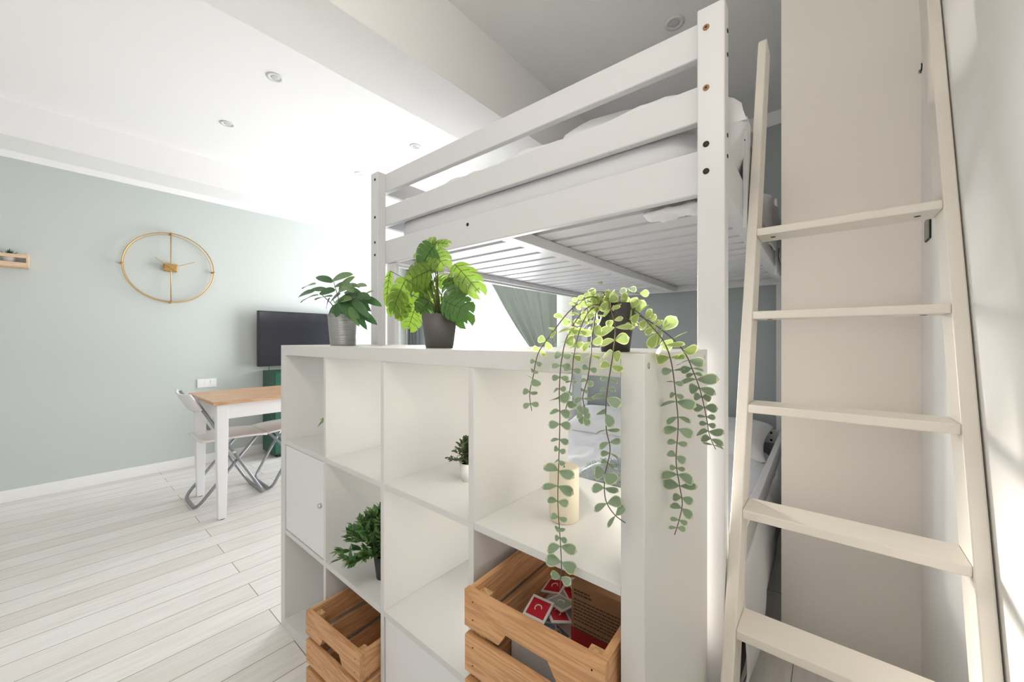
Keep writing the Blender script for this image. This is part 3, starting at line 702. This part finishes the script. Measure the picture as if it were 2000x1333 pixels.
# contents of crate B (crate-local coordinates)
def incrate(name, label, cat, p, rz=0, group=None):
    q = MB_ @ Vector(p); return thing(name, label, cat, q, rB + rz, group)
kb = incrate('cardboard_box', 'kraft cardboard box with a red lower band standing in the tea crate', 'box', (.158, .150, .012))
box(0, .122, 0, .13, 0, .238).build('carton', 'kraft', kb, world=False, bevel=.001)
MB().box(-.0006, .1226, -.0006, .1306, .004, .146).build('red_band', 'red', kb, world=False)
tx = MB(); rnd = random.Random(3)
for ln in range(11):
    z = .226 - ln * .0068 - (.006 if ln > 1 else 0) - (.004 if ln > 8 else 0); y = .006; end = .14 + rnd.uniform(-.03, .02)
    if ln < 2: end = .052 + .006 * ln
    x = .006
    while x < end * .75:
        wd = rnd.uniform(.003, .009); tx.box(x, x + wd, -.0010, -.0004, z - (.0036 if ln < 2 else .0022), z); x += wd + .0016
tx.build('printed_text', 'ink', kb, world=False)
# printed words also on the side facing into the crate
tx = MB()
for ln in range(11):
    z = .226 - ln * .0068 - (.006 if ln > 1 else 0); end = .118 - rnd.uniform(0, .02)
    if ln < 2: end = .045
    y = .008
    while y < end:
        wd = rnd.uniform(.003, .010); tx.box(-.0010, -.0004, y, y + wd, z - (.0036 if ln < 2 else .0022), z); y += wd + .0018
tx.build('printed_text', 'ink', kb, world=False)
bk = incrate('booklet', 'grey lilac booklet lying under the hand hole of the tea crate', 'booklet', (.05, .035, .0125), R(2)); box(0, .20, 0, .085, 0, .010).build('cover', 'lilac', bk, world=False, bevel=.001)
MB().box(.11, .155,   .002, .083, .0101, .0106).build('stripe', 'navy', bk, world=False)
bk = incrate('booklet', 'pale booklet leaning on the front slats of the tea crate', 'booklet', (.085, .018, .024), R(-2)); box(0, .13, 0, .016, 0, .10).build('cover', 'lilac', bk, world=False, bevel=.001)
MB().box(.085, .118, -.0006, -.0001, .004, .098).build('stripe', 'navy', bk, world=False)
for k in range(13):
    cx_, cy_ = .05 + .075 * rnd.random(), .13 + .17 * rnd.random(); z_ = .098 + .0055 * k
    cl_ = ['packgreen', 'packred', 'packblue', 'packred', 'packred', 'packblue', 'lilac', 'packred', 'packred', 'packgreen', 'packred', 'packgreen', 'packred'][k]
    q = MB_ @ Vector((cx_, cy_, z_)); rot = Matrix.Rotation(rB + rnd.uniform(-1, 1), 4, 'Z') @ Matrix.Rotation(rnd.uniform(-.45, .45), 4, 'X') @ Matrix.Rotation(rnd.uniform(-.35, .35), 4, 'Y')
    cn = {'packred': 'red and white', 'packgreen': 'sage green', 'packblue': 'blue', 'lilac': 'grey lilac'}[cl_]
    t = thing('tea_packet', ('topmost ' + cn + ' tea packet of the heap in the pine crate') if k == 12 else (cn + ' tea packet lying within the heap in the pine crate'), 'packet', q, 0, ('red' if cl_ == 'packred' else cn) + ' tea packets in the crate')
    mt = rot
    MB().box(-.028, .028, -.024, .024, -.0012, .0012, 0, mt).build('sachet', 'paper', t, world=False)
    MB().box(-.0225, .0225, -.0185, .0185, .0012, .0017, 0, mt).build('print', cl_, t, world=False)
    m = MB(); m.tube([mt @ Vector((.008 * math.cos(a), .007 * math.sin(a), .0019)) for a in [j * .45 for j in range(10)]], .0013, 5).build('swirl_mark', 'paper', t, world=False)
# stack of paper under the heap so that it rests on something
t = incrate('paper_stack', 'pile of white and grey leaflets under the tea packets', 'paper', (.018, .13, .012)); box(0, .135, 0, .20, 0, .080).build('sheets', 'paper', t, world=False, bevel=.001)

# ---------------------------------------------------------------- candle
cp = Vector((1.232, .142, zs[5]))
cn = thing('pillar_candle', 'ivory pillar candle standing in the top right compartment', 'candle', cp)
MB().lathe([(.030, 0), (.0325, .003), (.0325, .112), (.030, .1165), (.024, .117), (.0001, .113)], cp, 40).build('wax', 'wax', cn, smooth=True)
MB().tube([cp + Vector((0, 0, .112)), cp + Vector((.001, 0, .122))], .0012, 6).build('wick', 'wick', cn)

# ---------------------------------------------------------------- plants
def pot_lathe(c, rb, rt, h, wall=.003): return MB().lathe([(rb, 0), (rt, h), (rt - wall, h), (rt - wall * 1.6, h - .012)], c, 40)
# fig in a zinc pot
c = Vector((.274, .118, HS)); fg = thing('potted_plant', 'broad-leaved green plant in a brushed zinc pot on the cube shelf', 'plant', c)
pm = MB().lathe([(.043, 0), (.045, .004), (.052, .086), (.0525, .088), (.0518, .091), (.054, .112), (.057, .114), (.057, .117), (.053, .117), (.050, .105)], c, 48); pm.build('pot', 'zinc', fg, smooth=True)
MB().lathe([(.0001, .104), (.050, .104)], c, 30).build('soil', 'soil', fg)
lv = MB(); st = MB()
tops = [((632, 560), .14), ((655, 545), .10), ((682, 570), .07), ((700, 598), .09), ((648, 590), .06), ((720, 585), .14)]
def P3(u, v, y): return at(u, v, Y, y)
root = c + Vector((0, 0, .104))
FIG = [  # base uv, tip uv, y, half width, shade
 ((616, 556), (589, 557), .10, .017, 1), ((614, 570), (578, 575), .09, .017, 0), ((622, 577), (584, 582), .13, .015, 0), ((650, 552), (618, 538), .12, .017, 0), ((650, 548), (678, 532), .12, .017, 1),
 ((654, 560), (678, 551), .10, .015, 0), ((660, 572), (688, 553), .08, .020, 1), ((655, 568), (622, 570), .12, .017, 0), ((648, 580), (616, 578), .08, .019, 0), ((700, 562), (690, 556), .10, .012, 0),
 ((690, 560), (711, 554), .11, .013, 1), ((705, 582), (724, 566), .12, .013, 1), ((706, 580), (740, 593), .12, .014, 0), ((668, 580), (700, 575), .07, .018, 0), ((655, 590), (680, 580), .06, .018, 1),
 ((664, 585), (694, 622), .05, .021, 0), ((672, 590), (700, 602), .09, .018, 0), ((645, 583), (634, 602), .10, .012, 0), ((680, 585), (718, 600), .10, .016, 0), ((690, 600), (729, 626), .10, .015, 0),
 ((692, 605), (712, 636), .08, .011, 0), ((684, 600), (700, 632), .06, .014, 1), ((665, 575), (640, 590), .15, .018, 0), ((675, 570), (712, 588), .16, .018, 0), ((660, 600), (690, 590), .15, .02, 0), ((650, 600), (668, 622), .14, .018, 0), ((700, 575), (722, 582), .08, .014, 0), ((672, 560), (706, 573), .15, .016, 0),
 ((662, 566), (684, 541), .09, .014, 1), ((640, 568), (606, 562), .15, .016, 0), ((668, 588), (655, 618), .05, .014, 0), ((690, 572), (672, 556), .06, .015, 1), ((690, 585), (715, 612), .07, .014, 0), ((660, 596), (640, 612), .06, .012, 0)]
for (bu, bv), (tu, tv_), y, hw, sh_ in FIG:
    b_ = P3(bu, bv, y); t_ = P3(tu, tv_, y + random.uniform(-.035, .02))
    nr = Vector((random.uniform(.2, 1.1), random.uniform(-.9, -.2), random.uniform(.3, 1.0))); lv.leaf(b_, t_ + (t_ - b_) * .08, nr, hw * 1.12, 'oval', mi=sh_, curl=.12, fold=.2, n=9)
for (u, v), y in (((625, 572), .11), ((652, 550), .12), ((675, 580), .08), ((700, 575), .12), ((690, 603), .10), ((650, 585), .10)):
    e_ = P3(u, v, y); st.tube([root + (Vector((e_.x, e_.y, 0)) - Vector((root.x, root.y, 0))) * .1, root.lerp(e_, .5) + Vector((0, 0, .006)), e_], .0024, 6, taper=.5)
st.build('stems', 'brownstem', fg, smooth=True); lv.build('leaves', ['fig', 'fig2'], fg, smooth=True)

# monstera in a charcoal pot
c = Vector((.884, .078, HS)); mo = thing('potted_plant', 'backlit yellow-green split-leaf plant in a grey pot, middle of the cube shelf top', 'plant', c)
pot_lathe(c, .036, .047, .089).build('pot', 'greypot', mo, smooth=True)
MB().lathe([(.0001, .080), (.044, .080)], c, 30).build('soil', 'soil', mo)
lv = MB(); st = MB(); root = c + Vector((0, 0, .08))
MON = [ # base, tip, y, halfwidth
 ((846, 478), (812, 482), .07, .030), ((846, 476), (864, 470), .08, .014), ((845, 485), (822, 512), .05, .040), ((848, 492), (862, 510), .06, .026), ((834, 515), (800, 520), .09, .026),
 ((836, 530), (792, 548), .05, .034), ((838, 545), (815, 566), .08, .038), ((762, 535), (752, 580), .06, .012), ((790, 552), (762, 602), .04, .032), ((788, 575), (770, 612), .07, .036),
 ((892, 520), (924, 552), .06, .026), ((884, 545), (892, 575), .10, .028), ((880, 560), (902, 560), .12, .022), ((872, 590), (900, 600), .06, .032), ((862, 598), (876, 612), .10, .030),
 ((812, 600), (798, 636), .08, .028), ((838, 590), (822, 610), .09, .028), ((850, 545), (868, 548), .12, .020), ((880, 575), (904, 612), .09, .030), ((826, 560), (838, 590), .11, .034)]
for (bu, bv), (tu, tv_), y, hw in MON:
    b_ = P3(bu, bv, y); t_ = P3(tu, tv_, y - .012)
    nr = Vector((random.uniform(.3, 1.0), random.uniform(-1.0, -.5), random.uniform(.0, .6)))
    b_ = b_ + (b_ - t_) * .12; lv.monstera(b_, t_ + (t_ - b_) * .16, nr, hw * 1.22, mi=random.choice((0, 0, 2)))
    mid = root.lerp(b_, .55); mid.x = (mid.x + root.x) / 2
    st.tube([root + Vector((random.uniform(-.012, .012), random.uniform(-.01, .01), 0)), mid, b_], .0017, 6, taper=.6)
st.tube([root, P3(841, 560, .078), P3(845, 480, .075)], .0035, 8, taper=.6)
st.build('stems', 'stem', mo, smooth=True); lv.build('leaves', ['mons', 'mons2', 'monsd'], mo)

# trailing eucalyptus
c = Vector((1.378, .085, HS)); eu = thing('trailing_plant', 'trailing round-leaved plant in a black pot spilling down the right end of the cube shelf', 'plant', c)
pot_lathe(c, .026, .037, .088).build('pot', 'pot', eu, smooth=True)
MB().lathe([(.0001, .078), (.034, .078)], c, 24).build('soil', 'soil', eu)
top = c + Vector((0, 0, .086)); rd_ = random.Random(21)
def spline(pts, n):
    out = []
    P = [pts[0]] + pts + [pts[-1]]
    for i in range(1, len(P) - 2):
        for k in range(n):
            t = k / n; a, b, c_, d = P[i - 1], P[i], P[i + 1], P[i + 2]
            out.append(.5 * ((2 * b) + (c_ - a) * t + (2 * a - 5 * b + 4 * c_ - d) * t * t + (3 * b - a - 3 * c_ + d) * t ** 3))
    out.append(pts[-1]); return out
def strand(pts3, s0=.011, s1=.008, yellow_z=HS - .02, step=.017):
    path = spline(pts3, 8)
    st = MB().tube(path, .0011, 6, taper=.7).build('strand', 'brownstem', eu, smooth=True)
    lv = MB(); acc = 0; L = sum((path[i + 1] - path[i]).length for i in range(len(path) - 1)); run = 0; sc_ = 1; ang = rd_.uniform(0, 3); cnt = 0
    for i in range(len(path) - 1):
        seg = path[i + 1] - path[i]; run += seg.length; acc += seg.length
        if acc > step * sc_:
            acc = 0; cnt += 1
            cyc = (cnt % 6) / 6                          # leaves come in runs that get smaller
            s = (s0 + (s1 - s0) * run / L) * (1.55 - .95 * cyc) * rd_.uniform(.85, 1.15); sc_ = 1.35 - .75 * cyc
            d = seg.normalized(); ang += 1.3 + rd_.uniform(-.4, .4)
            view = (CAM - path[i]).normalized(); sd = d.cross(Vector((0, -1, .1))).normalized(); fw_ = Vector((0, -1, 0))
            for sg in (-1, 1):
                dirn = (sd * sg * (abs(math.cos(ang)) * .8 + .45) + fw_ * .35 * math.sin(ang) * sg + d * rd_.uniform(-.1, .45)).normalized()
                nr = Vector((rd_.uniform(-.6, .6), rd_.uniform(-1, -.1), rd_.uniform(-.1, 1.2)))
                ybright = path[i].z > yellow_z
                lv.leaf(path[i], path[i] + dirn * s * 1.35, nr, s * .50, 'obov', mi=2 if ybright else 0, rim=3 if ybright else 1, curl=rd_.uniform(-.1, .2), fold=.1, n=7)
    lv.build('strand_leaves', ['euc', 'eucr', 'eucy', 'eucyr'], st, smooth=True)
fy = -.03
def S(*uvy): return [top] + [at(u, v, a, k) for (u, v, a, k) in uvy]
strand(S((1155, 580, Y, .05), (1115, 606, Y, .02), (1078, 652, Y, -.01), (1052, 690, Y, -.02), (1042, 735, Y, -.022), (1035, 770, Y, -.022), (1039, 803, Y, -.022)), .0125, .011, HS - .005)
strand(S((1150, 600, Y, .03), (1112, 650, Y, 0), (1098, 700, Y, fy), (1093, 760, Y, fy), (1094, 820, Y, fy), (1092, 900, Y, fy), (1090, 980, Y, fy), (1095, 1060, Y, fy), (1097, 1110, Y, fy), (1094, 1150, Y, fy)), .0135, .0135, HS - .0)
strand(S((1160, 600, Y, .03), (1135, 640, Y, 0), (1122, 690, Y, -.02), (1117, 740, Y, -.022), (1110, 780, Y, -.022), (1104, 806, Y, -.022)), .0125, .009)
strand(S((1170, 600, Y, .03), (1158, 650, Y, 0), (1154, 700, Y, fy), (1148, 740, Y, fy), (1139, 775, Y, fy), (1143, 800, Y, fy)), .0125, .010)
strand(S((1190, 590, Y, .02), (1202, 640, Y, 0), (1198, 690, Y, fy), (1190, 740, Y, fy), (1184, 790, Y, fy), (1185, 840, Y, fy), (1192, 880, Y, fy), (1182, 930, Y, fy), (1183, 975, Y, fy), (1200, 1005, Y, fy), (1222, 1022, Y, fy)), .0135, .0135)
strand(S((1240, 606, Y, .07), (1275, 640, X, 1.46), (1298, 670, X, 1.485), (1312, 710, X, 1.49), (1320, 770, X, 1.49), (1325, 830, X, 1.49), (1321, 900, X, 1.49), (1328, 950, X, 1.49), (1333, 985, X, 1.49), (1326, 1020, X, 1.49), (1318, 1045, X, 1.49)), .0145, .0135, HS - .01)
strand(S((1255, 620, Y, .09), (1300, 650, X, 1.48), (1335, 685, X, 1.51), (1354, 725, X, 1.515), (1370, 770, X, 1.515), (1381, 820, X, 1.515), (1386, 850, X, 1.515), (1398, 878, X, 1.515)), .0155, .0135, HS - .01)
# short sprigs crowding the pot mouth
m = MB(); sm = MB()
for k in range(58):
    a = rd_.uniform(0, 6.28); r_ = rd_.uniform(.006, .062); z_ = rd_.uniform(-.045, .034) * (1.0 if r_ > .036 else .4) + (.012 if r_ < .036 else 0)
    if r_ < .036 and z_ < 0: z_ = abs(z_)
    p = top + Vector((math.cos(a) * r_ - .012, math.sin(a) * r_ * .9 - .008, z_))
    if p.y > .12 and z_ < 0: continue
    dirn = Vector((math.cos(a) + rd_.uniform(-.5, .5), math.sin(a) - .3 + rd_.uniform(-.5, .5), rd_.uniform(-.5, .6))).normalized()
    s = rd_.uniform(.012, .020)
    m.leaf(p, p + dirn * s, Vector((rd_.uniform(-.5, .5), -1, rd_.uniform(-.2, 1))), s * .42, 'obov', mi=2 if rd_.random() < .72 else 0, rim=3, n=7, fold=.1)
    if rd_.random() < .5: sm.tube([top + Vector((rd_.uniform(-.01, .01), 0, -.01)), (top + p) / 2 + Vector((0, 0, .014)), p], .0009, 5)
sm.build('sprig_stems', 'stem', eu, smooth=True); m.build('crown_leaves', ['euc', 'eucr', 'eucy', 'eucyr'], eu, smooth=True)
# rosette at the end of the short strand
m = MB(); rc = at(1140, 812, Y, fy)
for k in range(6):
    a = k * 1.07; d_ = Vector((math.cos(a), -.10 - .05 * (k % 2), math.sin(a))); m.leaf(rc + d_ * .001, rc + d_ * (.013 + .003 * (k % 3)), Vector((.2 * math.cos(a), -1, .3)), .0062, 'obov', mi=0, rim=1, n=7)
m.build('rosette', ['euc', 'eucr'], eu, smooth=True)

def bushy(name, label, c, rb, rt, h, potm, leafm, R_, H_, nst, leafL, leafW, seed, prof='lance', lim=(-9, 9)):
    t = thing(name, label, 'plant', c); pot_lathe(c, rb, rt, h).build('pot', potm, t, smooth=True)
    MB().lathe([(.0001, h - .008), (rt - .004, h - .008)], c, 20).build('soil', 'soil', t)
    r = random.Random(seed); st = MB(); lv = MB(); root = Vector(c) + Vector((0, 0, h - .008))
    for k in range(nst):
        a = r.uniform(0, 6.28); e = r.uniform(0, 1) ** .7; e *= (.72 if lim[0] > 0 and math.cos(a) > .3 else 1); d = Vector((math.cos(a) * e * R_, math.sin(a) * e * R_, H_ * (1.02 - .8 * e * e) * r.uniform(.75, 1)))
        tip = root + d; mid = root + Vector((d.x * .42, d.y * .42, d.z * .66))
        path = spline([root + Vector((d.x * .08, d.y * .08, 0)), mid, tip], 5); st.tube(path, .0011, 5, taper=.6)
        for i in range(3, len(path)):
            for _ in range(3):
                q = path[i]; dd = (path[i] - path[i - 1]).normalized() * .7 + Vector((r.uniform(-1, 1), r.uniform(-1, 1), r.uniform(-.5, .9))) * .75
                dd.normalize(); L = leafL * r.uniform(.7, 1.15)
                if not (lim[0] < (q + dd * L).x < lim[1]): continue
                lv.leaf(q, q + dd * L, Vector((r.uniform(-.6, .6), r.uniform(-.6, .6), 1)), leafW, prof, mi=r.choice((0, 0, 1)), curl=.1, n=5)
    st.build('stems', 'stem', t, smooth=True); lv.build('leaves', leafm, t, smooth=True); return t
bushy('potted_plant', 'bushy narrow-leaved plant in a black pot, middle row of the cube shelf', (.603, .088, zs[3]), .024, .033, .072, 'pot', ['herb', 'herb2'], .130, .150, 84, .034, .0056, 5, lim=(.392, .722))
bushy('potted_plant', 'tiny-leaved plant in a white pot half hidden in the third top compartment', (.900, .172, zs[5]), .022, .029, .050, 'whitepot', ['tiny', 'tiny'], .066, .075, 60, .011, .0034, 8, 'oval', lim=(.75, 1.07))
bushy('potted_plant', 'plant almost hidden in the first top compartment with one leaf showing', (.262, .122, zs[5]), .022, .030, .045, 'whitepot', ['herb2', 'herb2'], .03, .05, 8, .030, .008, 12, 'lance')
b_ = at(640, 815, Y, .10); MB().leaf(b_, at(618, 832, Y, .06), (.3, -.6, 1), .0075, 'lance', curl=.2).leaf(b_, at(622, 820, Y, .08), (.3, -.6, 1), .006, 'lance').build('long_leaf', 'herb2', bpy.data.objects[[o.name for o in bpy.data.objects if o.name.startswith('potted_plant')][-1]], smooth=True)
